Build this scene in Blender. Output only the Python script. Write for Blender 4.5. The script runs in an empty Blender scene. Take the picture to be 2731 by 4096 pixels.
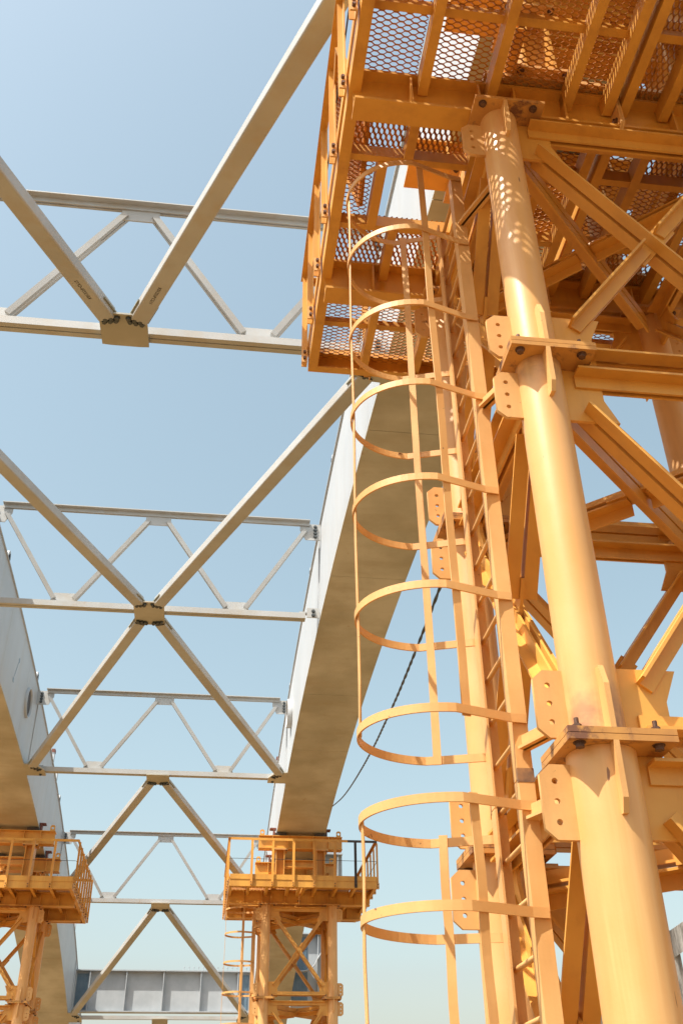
import bpy, math, random
from mathutils import Vector, Matrix
random.seed(7)
sc = bpy.context.scene
K = 0.60                      # survey units -> metres, applied once at the end

# ------------------------------------------------------------------ camera
cam_d = bpy.data.cameras.new('camera'); cam = bpy.data.objects.new('camera', cam_d)
sc.collection.objects.link(cam); sc.camera = cam
PITCH, YAW, ROLL = 0.59624, 0.13336, -0.01248
fw = Vector((math.sin(YAW)*math.cos(PITCH), math.cos(YAW)*math.cos(PITCH), math.sin(PITCH)))
rt = Vector((math.cos(YAW), -math.sin(YAW), 0)); up = rt.cross(fw)
r2 = rt*math.cos(ROLL) + up*math.sin(ROLL); u2 = -rt*math.sin(ROLL) + up*math.cos(ROLL)
m = Matrix((r2, u2, -fw)).transposed()
cam.matrix_world = m.to_4x4()
cam_d.sensor_fit = 'VERTICAL'; cam_d.sensor_height = 36.0; cam_d.sensor_width = 24.0
cam_d.lens = 3967.6/4096*36.0
cam_d.clip_start = 0.05; cam_d.clip_end = 6000

# ------------------------------------------------------------------ sky and sun
SUN = Vector((-1.0, -0.62, 1.95)).normalized()
w = bpy.data.worlds.new('World'); sc.world = w; w.use_nodes = True
nt = w.node_tree; bg = nt.nodes['Background']
sky = nt.nodes.new('ShaderNodeTexSky'); sky.sky_type = 'NISHITA'; sky.sun_disc = False
sky.sun_elevation = math.asin(SUN.z); sky.sun_rotation = math.atan2(SUN.x, SUN.y)
sky.altitude = 0; sky.air_density = 1.6; sky.dust_density = 3.4; sky.ozone_density = 0.8
hs = nt.nodes.new('ShaderNodeHueSaturation'); hs.inputs['Saturation'].default_value = 0.76; hs.inputs['Hue'].default_value = 0.472; nt.links.new(sky.outputs[0], hs.inputs['Color']); nt.links.new(hs.outputs[0], bg.inputs[0]); bg.inputs[1].default_value = 0.135
sl = bpy.data.lights.new('sun', 'SUN'); so = bpy.data.objects.new('sun', sl); sc.collection.objects.link(so)
sl.energy = 5.0; sl.angle = math.radians(0.45); sl.color = (1.0, 0.94, 0.84)
so.rotation_euler = SUN.to_track_quat('Z', 'Y').to_euler()
vs = sc.view_settings; vs.view_transform = 'Standard'; vs.look = 'None'; vs.gamma = 1.0; vs.use_curve_mapping = False
vs.exposure = 0.58

# ------------------------------------------------------------------ materials
def mat(name, c1, c2, rough=0.5, nscale=1.5, spots=None, spot_scale=9.0, spot_lo=0.66, spot_hi=0.72, streak=None,
        streak_amt=0.35, streak_scale=(1, 1, 0.12), bump=0.06, bump_scale=60, metallic=0.0, extra=None, spec=0.5):
    M = bpy.data.materials.new(name); M.use_nodes = True; t = M.node_tree; N = t.nodes; L = t.links
    b = N['Principled BSDF']; geo = N.new('ShaderNodeNewGeometry')
    def noise(scale, detail=5, vec=None, rough_=0.55):
        n = N.new('ShaderNodeTexNoise'); n.inputs['Scale'].default_value = scale; n.inputs['Detail'].default_value = detail
        n.inputs['Roughness'].default_value = rough_
        L.new(vec or geo.outputs['Position'], n.inputs['Vector']); return n.outputs['Fac']
    def ramp(fac, lo, hi):
        r = N.new('ShaderNodeMapRange'); r.inputs['From Min'].default_value = lo; r.inputs['From Max'].default_value = hi
        L.new(fac, r.inputs['Value']); return r.outputs['Result']
    def mix(fac, a, bcol, amt=1.0):
        x = N.new('ShaderNodeMix'); x.data_type = 'RGBA'
        if amt != 1.0:
            mm = N.new('ShaderNodeMath'); mm.operation = 'MULTIPLY'; L.new(fac, mm.inputs[0]); mm.inputs[1].default_value = amt; fac = mm.outputs[0]
        L.new(fac, x.inputs['Factor'])
        if isinstance(a, tuple): x.inputs['A'].default_value = (*a, 1)
        else: L.new(a, x.inputs['A'])
        x.inputs['B'].default_value = (*bcol, 1)
        return x.outputs['Result']
    col = mix(ramp(noise(nscale), 0.35, 0.65), c1, c2)
    if streak:
        mp = N.new('ShaderNodeVectorMath'); mp.operation = 'MULTIPLY'; mp.inputs[1].default_value = streak_scale
        L.new(geo.outputs['Position'], mp.inputs[0])
        col = mix(ramp(noise(3.0, 6, mp.outputs[0], 0.65), 0.48, 0.72), col, streak, streak_amt)
    if spots:
        col = mix(ramp(noise(spot_scale, 8, None, 0.7), spot_lo, spot_hi), col, spots)
    if extra: col = extra(N, L, geo, col, noise, ramp, mix)
    L.new(col, b.inputs['Base Color'])
    rr = N.new('ShaderNodeMapRange'); L.new(noise(nscale*6), rr.inputs['Value'])
    rr.inputs['To Min'].default_value = rough-0.08; rr.inputs['To Max'].default_value = rough+0.12
    L.new(rr.outputs['Result'], b.inputs['Roughness'])
    b.inputs['Metallic'].default_value = metallic; b.inputs['Specular IOR Level'].default_value = spec
    if bump:
        bp = N.new('ShaderNodeBump'); bp.inputs['Strength'].default_value = bump; bp.inputs['Distance'].default_value = 0.01
        L.new(noise(bump_scale, 3), bp.inputs['Height']); L.new(bp.outputs[0], b.inputs['Normal'])
    return M

YEL1, YEL2 = (0.77, 0.435, 0.175), (0.72, 0.385, 0.13)      # column paint, made paler to carry the sunlit tone
RUST = (0.14, 0.05, 0.025)
MY = mat('yellow_paint', (0.76, 0.40, 0.085), (0.67, 0.325, 0.06), 0.42, 1.6, RUST, 12, 0.70, 0.735, (0.40, 0.17, 0.045), 0.42)
MYC = mat('yellow_paint_column_lit', YEL1, YEL2, 0.46, 1.6, RUST, 16, 0.715, 0.75, (0.48, 0.22, 0.07), 0.42)
MYP = mat('yellow_paint_platform_shaded', (0.76, 0.39, 0.07), (0.65, 0.31, 0.05), 0.47, 1.8, RUST, 10, 0.695, 0.73, (0.36, 0.14, 0.035), 0.45)  # deeper orange: shaded look of the undersides put into the paint
MYH = mat('yellow_paint_worn_lit', (0.77, 0.45, 0.17), (0.68, 0.36, 0.12), 0.5, 2.0, RUST, 11, 0.655, 0.69, (0.42, 0.19, 0.07), 0.35)  # rust is wear; base also made paler for the sunlit tone
MYF = mat('yellow_paint_rusted', (0.66, 0.33, 0.08), (0.50, 0.23, 0.06), 0.55, 3.0, (0.20, 0.085, 0.045), 5, 0.52, 0.62, (0.30, 0.13, 0.06), 0.5)
MYG = mat('yellow_grating', (0.56, 0.235, 0.035), (0.40, 0.15, 0.025), 0.5, 3.0, RUST, 8, 0.68, 0.74, None, bump=0)
def burn(N, L, geo, col, noise, ramp, mix):
    # weld scorch on the paint beside the two bolted joints of this column
    tc = N.new('ShaderNodeTexCoord'); sp = N.new('ShaderNodeSeparateXYZ'); L.new(tc.outputs['Object'], sp.inputs[0])
    def band(z0, z1):
        a = N.new('ShaderNodeMapRange'); a.interpolation_type = 'SMOOTHSTEP'
        a.inputs['From Min'].default_value = z1*K; a.inputs['From Max'].default_value = z0*K
        L.new(sp.outputs['Z'], a.inputs['Value'])
        c = N.new('ShaderNodeMath'); c.operation = 'LESS_THAN' if z1 > z0 else 'GREATER_THAN'
        return a.outputs['Result']
    def gate(out, z, op):
        c = N.new('ShaderNodeMath'); c.operation = op; L.new(sp.outputs['Z'], c.inputs[0]); c.inputs[1].default_value = z*K
        mlt = N.new('ShaderNodeMath'); mlt.operation = 'MULTIPLY'; L.new(out, mlt.inputs[0]); L.new(c.outputs[0], mlt.inputs[1]); return mlt.outputs[0]
    b1 = gate(band(-9.24, -8.35), -9.3, 'GREATER_THAN'); b2 = gate(band(-4.6, -5.25), -4.55, 'LESS_THAN')
    ad = N.new('ShaderNodeMath'); ad.operation = 'MAXIMUM'; L.new(b1, ad.inputs[0]); L.new(b2, ad.inputs[1])
    n = ramp(noise(7.0, 5), 0.30, 0.62)
    ml = N.new('ShaderNodeMath'); ml.operation = 'MULTIPLY'; L.new(ad.outputs[0], ml.inputs[0]); L.new(n, ml.inputs[1])
    col = mix(ml.outputs[0], col, (0.27, 0.13, 0.08), 0.85)
    # short vertical scuffs and chips
    mp = N.new('ShaderNodeVectorMath'); mp.operation = 'MULTIPLY'; mp.inputs[1].default_value = (26, 26, 5)
    L.new(geo.outputs['Position'], mp.inputs[0])
    col = mix(ramp(noise(1.0, 2, mp.outputs[0], 0.4), 0.755, 0.775), col, (0.22, 0.10, 0.05), 0.9)
    # pale drip runs
    mp2 = N.new('ShaderNodeVectorMath'); mp2.operation = 'MULTIPLY'; mp2.inputs[1].default_value = (9, 9, 0.35)
    L.new(geo.outputs['Position'], mp2.inputs[0])
    return mix(ramp(noise(1.0, 4, mp2.outputs[0], 0.6), 0.56, 0.72), col, (0.84, 0.56, 0.24), 0.4)
MYB = mat('yellow_paint_scorched', YEL1, YEL2, 0.40, 1.3, RUST, 20, 0.735, 0.765, (0.55, 0.27, 0.09), 0.38, extra=burn)
MW = mat('white_paint', (0.51, 0.535, 0.555), (0.46, 0.485, 0.505), 0.5, 0.5, (0.36, 0.25, 0.15), 3.2, 0.70, 0.78, (0.45, 0.42, 0.36), 0.35, (0.6, 0.6, 0.05))
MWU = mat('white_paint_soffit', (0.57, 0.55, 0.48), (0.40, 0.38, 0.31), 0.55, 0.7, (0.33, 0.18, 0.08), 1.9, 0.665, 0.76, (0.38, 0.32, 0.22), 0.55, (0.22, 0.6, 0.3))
MWB = mat('white_paint_brace', (0.48, 0.495, 0.495), (0.41, 0.415, 0.405), 0.5, 0.8, (0.38, 0.22, 0.10), 2.6, 0.66, 0.76, (0.42, 0.36, 0.27), 0.5, (1, 1, 1))
MG = mat('grey_zinc_primer', (0.42, 0.45, 0.47), (0.36, 0.39, 0.41), 0.55, 2.0, None, streak=(0.30, 0.33, 0.35), streak_amt=0.3, bump=0.03)
MGP = mat('blue_grey_plate', (0.12, 0.19, 0.25), (0.17, 0.24, 0.30), 0.5, 3.0, bump=0)
MBT = mat('rusty_bolt', (0.075, 0.034, 0.02), (0.15, 0.07, 0.04), 0.6, 20, bump=0.2)
MBG = mat('dark_bolt', (0.08, 0.09, 0.095), (0.12, 0.13, 0.13), 0.45, 20, bump=0, metallic=0.6)
MFS = mat('faying_surface', (0.25, 0.27, 0.22), (0.32, 0.31, 0.25), 0.6, 6, bump=0)
MDK = mat('dark_steel_hole_shade', (0.035, 0.03, 0.028), (0.06, 0.045, 0.04), 0.5, 4, (0.16, 0.05, 0.03), 6, 0.6, 0.66, bump=0.1)  # steel parts, and the painted darkness inside holes
MSC = mat('scorched_paint', (0.13, 0.08, 0.055), (0.36, 0.18, 0.07), 0.6, 9, bump=0.1)
MBLK = mat('black_cable', (0.012, 0.014, 0.014), (0.02, 0.024, 0.022), 0.45, 20, bump=0)
MRB = mat('red_brown_steel', (0.20, 0.06, 0.035), (0.13, 0.04, 0.025), 0.6, 8, bump=0.1)
MINK = mat('stencil_ink', (0.05, 0.045, 0.04), (0.08, 0.07, 0.06), 0.7, 8, bump=0)
def woodx(N, L, geo, col, noise, ramp, mix):
    mp = N.new('ShaderNodeVectorMath'); mp.operation = 'MULTIPLY'; mp.inputs[1].default_value = (9, 9, 0.8)
    L.new(geo.outputs['Position'], mp.inputs[0])
    return mix(ramp(noise(4.0, 6, mp.outputs[0], 0.7), 0.45, 0.6), col, (0.16, 0.14, 0.12), 0.8)
MWD = mat('weathered_timber', (0.56, 0.54, 0.50), (0.46, 0.44, 0.40), 0.75, 3, bump=0.3, bump_scale=30, extra=woodx)
MGR = mat('sandy_ground', (0.24, 0.148, 0.057), (0.20, 0.124, 0.048), 0.9, 0.3, (0.20, 0.15, 0.10), 2.0, 0.55, 0.7, bump=0.4, bump_scale=15)

# ------------------------------------------------------------------ mesh helpers
COL = sc.collection
class MB:
    def __init__(s): s.v = []; s.f = []; s.sm = []
    def add(s, vs_, fs, smooth=False):
        o = len(s.v); s.v += [tuple(x) for x in vs_]
        for q in fs: s.f.append([i+o for i in q]); s.sm.append(smooth)
        return s
    def box(s, x0, x1, y0, y1, z0, z1):
        vs_ = [(x, y, z) for x in (x0, x1) for y in (y0, y1) for z in (z0, z1)]
        return s.add(vs_, [(0, 1, 3, 2), (4, 6, 7, 5), (0, 4, 5, 1), (2, 3, 7, 6), (0, 2, 6, 4), (1, 5, 7, 3)])
    def extr(s, prof, p0, p1, u, n, smooth=False, caps=True):
        # prof: list of (a,b) -> a*u+b*n, swept from p0 to p1
        p0, p1, u, n = Vector(p0), Vector(p1), Vector(u), Vector(n); k = len(prof)
        vs_ = [p0+u*a+n*b for a, b in prof] + [p1+u*a+n*b for a, b in prof]
        s.add(vs_, [(i, (i+1) % k, k+(i+1) % k, k+i) for i in range(k)], smooth)
        if caps: s.add(vs_, [tuple(range(k-1, -1, -1)), tuple(range(k, 2*k))])
        return s
    def bar(s, p0, p1, wd, ht, upv=(0, 0, 1)):
        p0, p1 = Vector(p0), Vector(p1); d = (p1-p0).normalized(); sd = d.cross(Vector(upv)).normalized(); uu = sd.cross(d)
        a, b = wd/2, ht/2
        return s.extr([(-a, -b), (a, -b), (a, b), (-a, b)], p0, p1, sd, uu)
    def cyl(s, p0, p1, r0, r1=None, seg=24, caps=True):
        p0, p1 = Vector(p0), Vector(p1); r1 = r0 if r1 is None else r1
        d = (p1-p0).normalized(); a = d.orthogonal().normalized(); b = d.cross(a)
        ring = [a*math.cos(2*math.pi*i/seg)+b*math.sin(2*math.pi*i/seg) for i in range(seg)]
        vs_ = [p0+x*r0 for x in ring]+[p1+x*r1 for x in ring]
        s.add(vs_, [(i, (i+1) % seg, seg+(i+1) % seg, seg+i) for i in range(seg)], True)
        if caps: s.add(vs_, [tuple(range(seg-1, -1, -1)), tuple(range(seg, 2*seg))])
        return s
    def tube(s, pts, r, seg=8):
        pts = [Vector(p) for p in pts]; rings = []
        for i, p in enumerate(pts):
            d = (pts[min(i+1, len(pts)-1)]-pts[max(i-1, 0)]).normalized()
            a = d.cross(Vector((0.3, 0.2, 1))).normalized(); b = d.cross(a)
            rings += [p+(a*math.cos(2*math.pi*j/seg)+b*math.sin(2*math.pi*j/seg))*r for j in range(seg)]
        fs = [(i*seg+j, i*seg+(j+1) % seg, (i+1)*seg+(j+1) % seg, (i+1)*seg+j) for i in range(len(pts)-1) for j in range(seg)]
        return s.add(rings, fs, True)
    def ribbon(s, pts, wv, t):
        # flat bar bent along pts; wv = half width vector, t = thickness
        pts = [Vector(p) for p in pts]; wv = Vector(wv); vs_ = []
        for i, p in enumerate(pts):
            d = (pts[min(i+1, len(pts)-1)]-pts[max(i-1, 0)]).normalized(); nn = d.cross(wv).normalized()*t/2
            vs_ += [p-wv-nn, p+wv-nn, p+wv+nn, p-wv+nn]
        k = len(pts)
        for side in range(4):
            s.add([], []);
        o = len(s.v); s.v += [tuple(x) for x in vs_]
        for i in range(k-1):
            for j in range(4):
                s.f.append([o+i*4+j, o+i*4+(j+1) % 4, o+i*4+4+(j+1) % 4, o+i*4+4+j]); s.sm.append(j in (1, 3))
        s.f.append([o+3, o+2, o+1, o]); s.sm.append(False)
        s.f.append([o+(k-1)*4+j for j in range(4)]); s.sm.append(False)
        return s
    def mesh(s, name):
        me = bpy.data.meshes.new(name); me.from_pydata(s.v, [], s.f)
        me.polygons.foreach_set('use_smooth', s.sm)
        import bmesh
        bm = bmesh.new(); bm.from_mesh(me); bmesh.ops.recalc_face_normals(bm, faces=bm.faces); bm.to_mesh(me); bm.free()
        return me

def ob(name, me, m, parent=None, loc=(0, 0, 0), rot=None):
    if isinstance(me, MB): me = me.mesh(name)
    if not me.materials: me.materials.append(m)
    o = bpy.data.objects.new(name, me); COL.objects.link(o); o.location = loc
    if rot is not None: o.rotation_euler = rot
    if parent is not None: o.parent = parent
    return o
def thing(name, label, cat, loc=(0, 0, 0), group=None, rot=None):
    o = bpy.data.objects.new(name, None); COL.objects.link(o); o.location = loc; o.empty_display_size = 0.2
    if rot is not None: o.rotation_euler = rot
    o['label'] = label; o['category'] = cat
    if group: o['group'] = group
    return o
def tag(o, label, cat, group=None):
    o['label'] = label; o['category'] = cat
    if group: o['group'] = group
    return o
CACHE = {}
def cached(key, fn):
    if key not in CACHE: CACHE[key] = fn()
    return CACHE[key]
def plate_mesh(name, outline, holes, t):
    # flat plate in local XY with round holes, thickness t along Z
    cu = bpy.data.curves.new(name, 'CURVE'); cu.dimensions = '2D'; cu.fill_mode = 'BOTH'; cu.extrude = t/2
    def sp(pts):
        q = cu.splines.new('POLY'); q.points.add(len(pts)-1); q.use_cyclic_u = True
        for i, (x, y) in enumerate(pts): q.points[i].co = (x, y, 0, 1)
    sp(outline)
    for (hx, hy, r) in holes: sp([(hx+r*math.cos(2*math.pi*i/12), hy+r*math.sin(2*math.pi*i/12)) for i in range(12)])
    o = bpy.data.objects.new(name, cu); COL.objects.link(o)
    dg = bpy.context.evaluated_depsgraph_get(); dg.update()
    me = bpy.data.meshes.new_from_object(o.evaluated_get(dg)); me.name = name
    bpy.data.objects.remove(o); bpy.data.curves.remove(cu)
    me.materials.clear()
    return me
def hexbolt(r, h, name='bolt', washer=True, shank=0):
    b = MB(); b.cyl((0, 0, 0), (0, 0, h), r, seg=6)
    for i in range(len(b.sm)): b.sm[i] = False
    if washer: b.cyl((0, 0, 0), (0, 0, h*0.2), r*1.35, seg=12)
    if shank: b.cyl((0, 0, h), (0, 0, h+shank), r*0.52, seg=10)
    return b.mesh(name)

def double_angle(b, p0, p1, nrm, side, leg=0.2, t=0.03, gap=0.05, trim=0.0):
    """two angles back to back; nrm = normal of the braced face; side = which edge (vector) carries the outstanding legs"""
    p0, p1 = Vector(p0), Vector(p1); d = (p1-p0).normalized(); nn = Vector(nrm).normalized()
    u = d.cross(nn).normalized()
    if u.dot(Vector(side)) < 0: u = -u
    g = gap/2; h = leg/2
    for sg in (1, -1):
        prof = [(-h, g*sg), (h, g*sg), (h, (g+leg)*sg), (h-t, (g+leg)*sg), (h-t, (g+t)*sg), (-h, (g+t)*sg)]
        b.extr(prof, p0, p1, u, nn)
    return b
def angle_bar(b, p0, p1, a, c, leg=0.12, t=0.02):
    b.extr([(0, 0), (leg, 0), (leg, t), (t, t), (t, leg), (0, leg)], p0, p1, a, c); return b
def channel(b, p0, p1, web, fl, hgt=0.3, wid=0.12, t=0.025):
    """web = unit vector along the web (height), fl = unit vector the flanges point to; p0,p1 on the lower back corner"""
    b.extr([(0, 0), (hgt, 0), (hgt, wid), (hgt-t, wid), (hgt-t, t), (t, t), (t, wid), (0, wid)], p0, p1, web, fl); return b
def ibeam(b, p0, p1, upv, sd, hgt, fw_, tf=0.05, tw=0.04):
    w2 = fw_/2; t2 = tw/2
    b.extr([(0, -w2), (tf, -w2), (tf, -t2), (hgt-tf, -t2), (hgt-tf, -w2), (hgt, -w2), (hgt, w2), (hgt-tf, w2), (hgt-tf, t2), (tf, t2), (tf, w2), (0, w2)], p0, p1, upv, sd); return b

def grating(x0, x1, y0, y1, z, along_x=True, LW=0.195, SW=0.084, sw=0.0125, sh=0.028):
    """expanded metal: real strands, staggered hexagon openings"""
    b = MB(); lx, ly = (x1-x0, y1-y0) if along_x else (y1-y0, x1-x0)
    a, bb = 0.78*LW/2, 0.22*LW/2
    segs = []
    ni, nj = int(lx/(LW/2))+3, int(ly/SW)+3
    for i in range(-1, ni):
        for j in range(-1, nj):
            cx, cy = i*LW/2, j*SW+(i % 2)*SW/2
            segs.append(((cx-bb, cy+SW/2), (cx+bb, cy+SW/2), 1))
            segs.append(((cx+bb, cy+SW/2), (cx+a, cy), 0))
            segs.append(((cx+a, cy), (cx+bb, cy-SW/2), 2))
    def clip(p, q):
        t0, t1 = 0.0, 1.0; dx, dy = q[0]-p[0], q[1]-p[1]
        for pp, qq in ((-dx, p[0]), (dx, lx-p[0]), (-dy, p[1]), (dy, ly-p[1])):
            if abs(pp) < 1e-12:
                if qq < 0: return None
            else:
                r = qq/pp
                if pp < 0: t0 = max(t0, r)
                else: t1 = min(t1, r)
        if t1-t0 < 0.05: return None
        return (p[0]+dx*t0, p[1]+dy*t0), (p[0]+dx*t1, p[1]+dy*t1)
    for p, q, kind in segs:
        c = clip(p, q)
        if not c: continue
        p, q = c; d = Vector((q[0]-p[0], q[1]-p[1])).normalized(); s_ = Vector((-d.y, d.x))
        hw = sw*(0.95 if kind == 1 else 0.62)
        tilt = 0.010
        vs_ = []
        for e in (p, q):
            for sx, sz in ((-1, -1), (1, -1), (1, 1), (-1, 1)):
                ex, ey = e[0]+s_.x*hw*sx, e[1]+s_.y*hw*sx + tilt*sz
                zz = z+sh/2*sz
                vs_.append((x0+ex, y0+ey, zz) if along_x else (x0+ey, y0+ex, zz))
        b.add(vs_, [(0, 1, 5, 4), (1, 2, 6, 5), (2, 3, 7, 6), (3, 0, 4, 7)])
    return b

# ------------------------------------------------------------------ arch geometry (fitted)
def zb(y): t = (y-34.504)/30; return 18.418-2.99*t*t-0.058*t**4
def zs(y): return (zb(y+0.01)-zb(y-0.01))/0.02
def hh(y): return (4.394-0.174*(y-40)/30)*math.sqrt(1+zs(y)**2)
XR, XL, RW = 3.729, -9.537, 2.765
XC = (XR+XL)/2
FY = [18.64, 34.76, 50.88, 67.04, 83.05]
GZ = -2.67

# ------------------------------------------------------------------ ground
g = MB(); g.box(-2500, 2500, -2500, 2500, GZ-0.5, GZ)
go = ob('ground', g, MGR); go['kind'] = 'structure'

# ------------------------------------------------------------------ arch ribs
def make_rib(xi, sgn, label):
    """xi = inner face x, sgn = +1 rib extends to +x"""
    root = thing('arch_rib', label, 'arch rib', (xi, 34.5, 0), 'white steel arch ribs')
    root_l = Vector((xi, 34.5, 0)); xo = RW*sgn
    def P(x, y, z): return (x, y-34.5, z)
    ys = [-26+1.3*i for i in range(101)]
    def sheet(name, x0, x1, ya, yb, mtl, f0, f1, parent=root):
        yy = [y for y in ys if ya < y < yb]; yy = [ya]+yy+[yb]; b = MB()
        vs_ = []
        for y in yy: vs_ += [P(x0, y, f0(y)), P(x1, y, f0(y)), P(x1, y, f1(y)), P(x0, y, f1(y))]
        fs = []
        for i in range(len(yy)-1):
            for j in range(4): fs.append((i*4+j, i*4+(j+1) % 4, i*4+4+(j+1) % 4, i*4+4+j))
        fs += [(3, 2, 1, 0), tuple(range(len(yy)*4-4, len(yy)*4))]
        b.add(vs_, fs); return ob(name, b, mtl, parent)
    t = 0.06*sgn
    joints = [-26, -11.2, 5.1, 13.0, 21.9, 31.0, 41.3, 47.2, 58.0, 66.4, 74.5, 82.0, 104]
    for i in range(len(joints)-1):
        a, c = joints[i], joints[i+1]
        iw = sheet('inner_web', 0, t, a, c-0.012, MW, lambda y: zb(y)+0.05, lambda y: zb(y)+hh(y)-0.05)
        sheet('outer_web', xo-t, xo, a, c-0.012, MW, lambda y: zb(y)+0.05, lambda y: zb(y)+hh(y)-0.05)
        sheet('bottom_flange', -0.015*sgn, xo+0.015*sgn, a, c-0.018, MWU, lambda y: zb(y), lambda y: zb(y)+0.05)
        sheet('top_flange', -0.07*sgn, xo+0.07*sgn, a, c-0.012, MW, lambda y: zb(y)+hh(y)-0.05, lambda y: zb(y)+hh(y))
    # tall splice seam covers on the inner web at each frame node
    for y in FY:
        b = MB(); b.box(-0.05*sgn, -0.003*sgn, y-34.5-0.04, y-34.5+0.04, zb(y)+0.25, zb(y)+hh(y)-0.3); ob('connection_stiffener', b, MW, root)
    # lifting eyes standing on the inner top edge
    for y in (30.2, 38.6, 49.5, 63.2, 75.8):
        z = zb(y)+hh(y)
        b = MB(); b.cyl((-0.03*sgn, y-34.5, z+0.22), (0.09*sgn, y-34.5, z+0.22), 0.24, seg=20); b.box(min(-0.03*sgn, 0.09*sgn), max(-0.03*sgn, 0.09*sgn), y-34.5-0.24, y-34.5+0.24, z-0.02, z+0.2)
        e = ob('lifting_eye', b, MW, root)
        b = MB(); b.cyl((-0.05*sgn, y-34.5, z+0.24), (0.11*sgn, y-34.5, z+0.24), 0.09, seg=14); ob('eye_hole_shade', b, MDK, e)  # dark plug painted as the shade in the eye
    for y in (58.4, 60.6, 77.5, 79.6):
        z = zb(y)+hh(y); b = MB(); b.box(*sorted((-0.06*sgn, 0.1*sgn)), y-34.5-0.16, y-34.5+0.16, z-0.1, z+0.55); e = ob('guard_bracket', b, MW, root)
        b = MB(); b.box(*sorted((-0.08*sgn, 0.12*sgn)), y-34.5-0.2, y-34.5+0.2, z+0.552, z+0.75); ob('bracket_cap', b, MRB, e)
    # access port with raised collar
    yc, zc = (48.1, zb(48.1)+2.35)
    ring = MB(); n = 36; R0, R1 = 0.74, 0.69; PD = 0.25 if sgn > 0 else 0.13
    vs_ = []
    for i in range(n):
        a = 2*math.pi*i/n; c_, s_ = math.cos(a), math.sin(a)
        for (x, r) in ((0.0, R0), (-PD*sgn, R0), (-PD*sgn, R1), (0.0, R1)): vs_.append((x, yc-34.5+r*c_, zc+r*s_))
    ring.add(vs_, [(i*4+j, i*4+(j+1) % 4, ((i+1) % n)*4+(j+1) % 4, ((i+1) % n)*4+j) for i in range(n) for j in range(3)], True)
    pc = ob('access_port', ring, MW, root)
    b = MB(); b.cyl((-(PD-0.1)*sgn, yc-34.5, zc), (-(PD-0.11)*sgn, yc-34.5, zc), R1-0.003, seg=36); ob('port_shade_disc', b, MDK, pc)  # dark disc stands in for the shaded inside of the port
    return root
rib_r = make_rib(XR, 1, 'white steel box arch rib overhead on the right, passing over the yellow tower')
rib_l = make_rib(XL, -1, 'white steel box arch rib at the left edge with a round access port')
# maker's stamp on the left rib's inner web
def text_mesh(name, s, size, mirror=False):
    cu = bpy.data.curves.new(name, 'FONT'); cu.body = s; cu.size = size; cu.align_x = 'CENTER'; cu.align_y = 'CENTER'; cu.extrude = 0.002
    o = bpy.data.objects.new(name, cu); COL.objects.link(o); dg = bpy.context.evaluated_depsgraph_get(); dg.update()
    me = bpy.data.meshes.new_from_object(o.evaluated_get(dg)); bpy.data.objects.remove(o); bpy.data.curves.remove(cu); me.materials.clear()
    if mirror: me.transform(Matrix.Scale(-1, 4, (1, 0, 0)))
    return me
st = MB()
for i in range(7): st.box(0.004, 0.010, 9.9-0.02-0.06*i, 9.9+0.06-0.06*i, zb(45)+2.5-0.13*i, zb(45)+2.58-0.13*i)
st.box(0.004, 0.010, 9.35, 9.6, zb(45)+1.4, zb(45)+1.6); st.cyl((0.004, 10.05, zb(45)+2.75), (0.010, 10.05, zb(45)+2.75), 0.12, seg=16)
MST = mat('blue_stamp_ink', (0.18, 0.28, 0.38), (0.30, 0.38, 0.45), 0.6, 6, bump=0)
ob('stamp_mark', st, MST, rib_l)

# ------------------------------------------------------------------ cross frames
bolt_g = hexbolt(0.058, 0.07, 'bolt')
RDOWN = (math.pi, 0, 0)
def boxed(b, p0, p1, nrm, wd, ht, gap=0.035):
    """twin bars with a dark slot between them, running p0->p1; nrm = direction across the pair"""
    p0, p1, nn = Vector(p0), Vector(p1), Vector(nrm).normalized(); d = (p1-p0).normalized(); u = d.cross(nn).normalized(); h = ht/2
    for sg in (1, -1):
        b.extr([(-h, gap/2*sg), (h, gap/2*sg), (h, (gap+wd)/2*sg), (-h, (gap+wd)/2*sg)], p0, p1, u, nn)
    return b
ORD = ['nearest', 'second', 'third', 'fourth', 'fifth']
FLAB = ['white truss cross frame nearest the viewer, its right end behind the yellow platform',
        'white truss cross frame meeting four diagonal braces at one gusset in mid-picture',
        'white truss cross frame level with the round access ports of the ribs',
        'white truss cross frame behind the platforms of the two distant yellow towers',
        'slim white cross strut lowest in the picture, below the grey plate girder']
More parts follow.
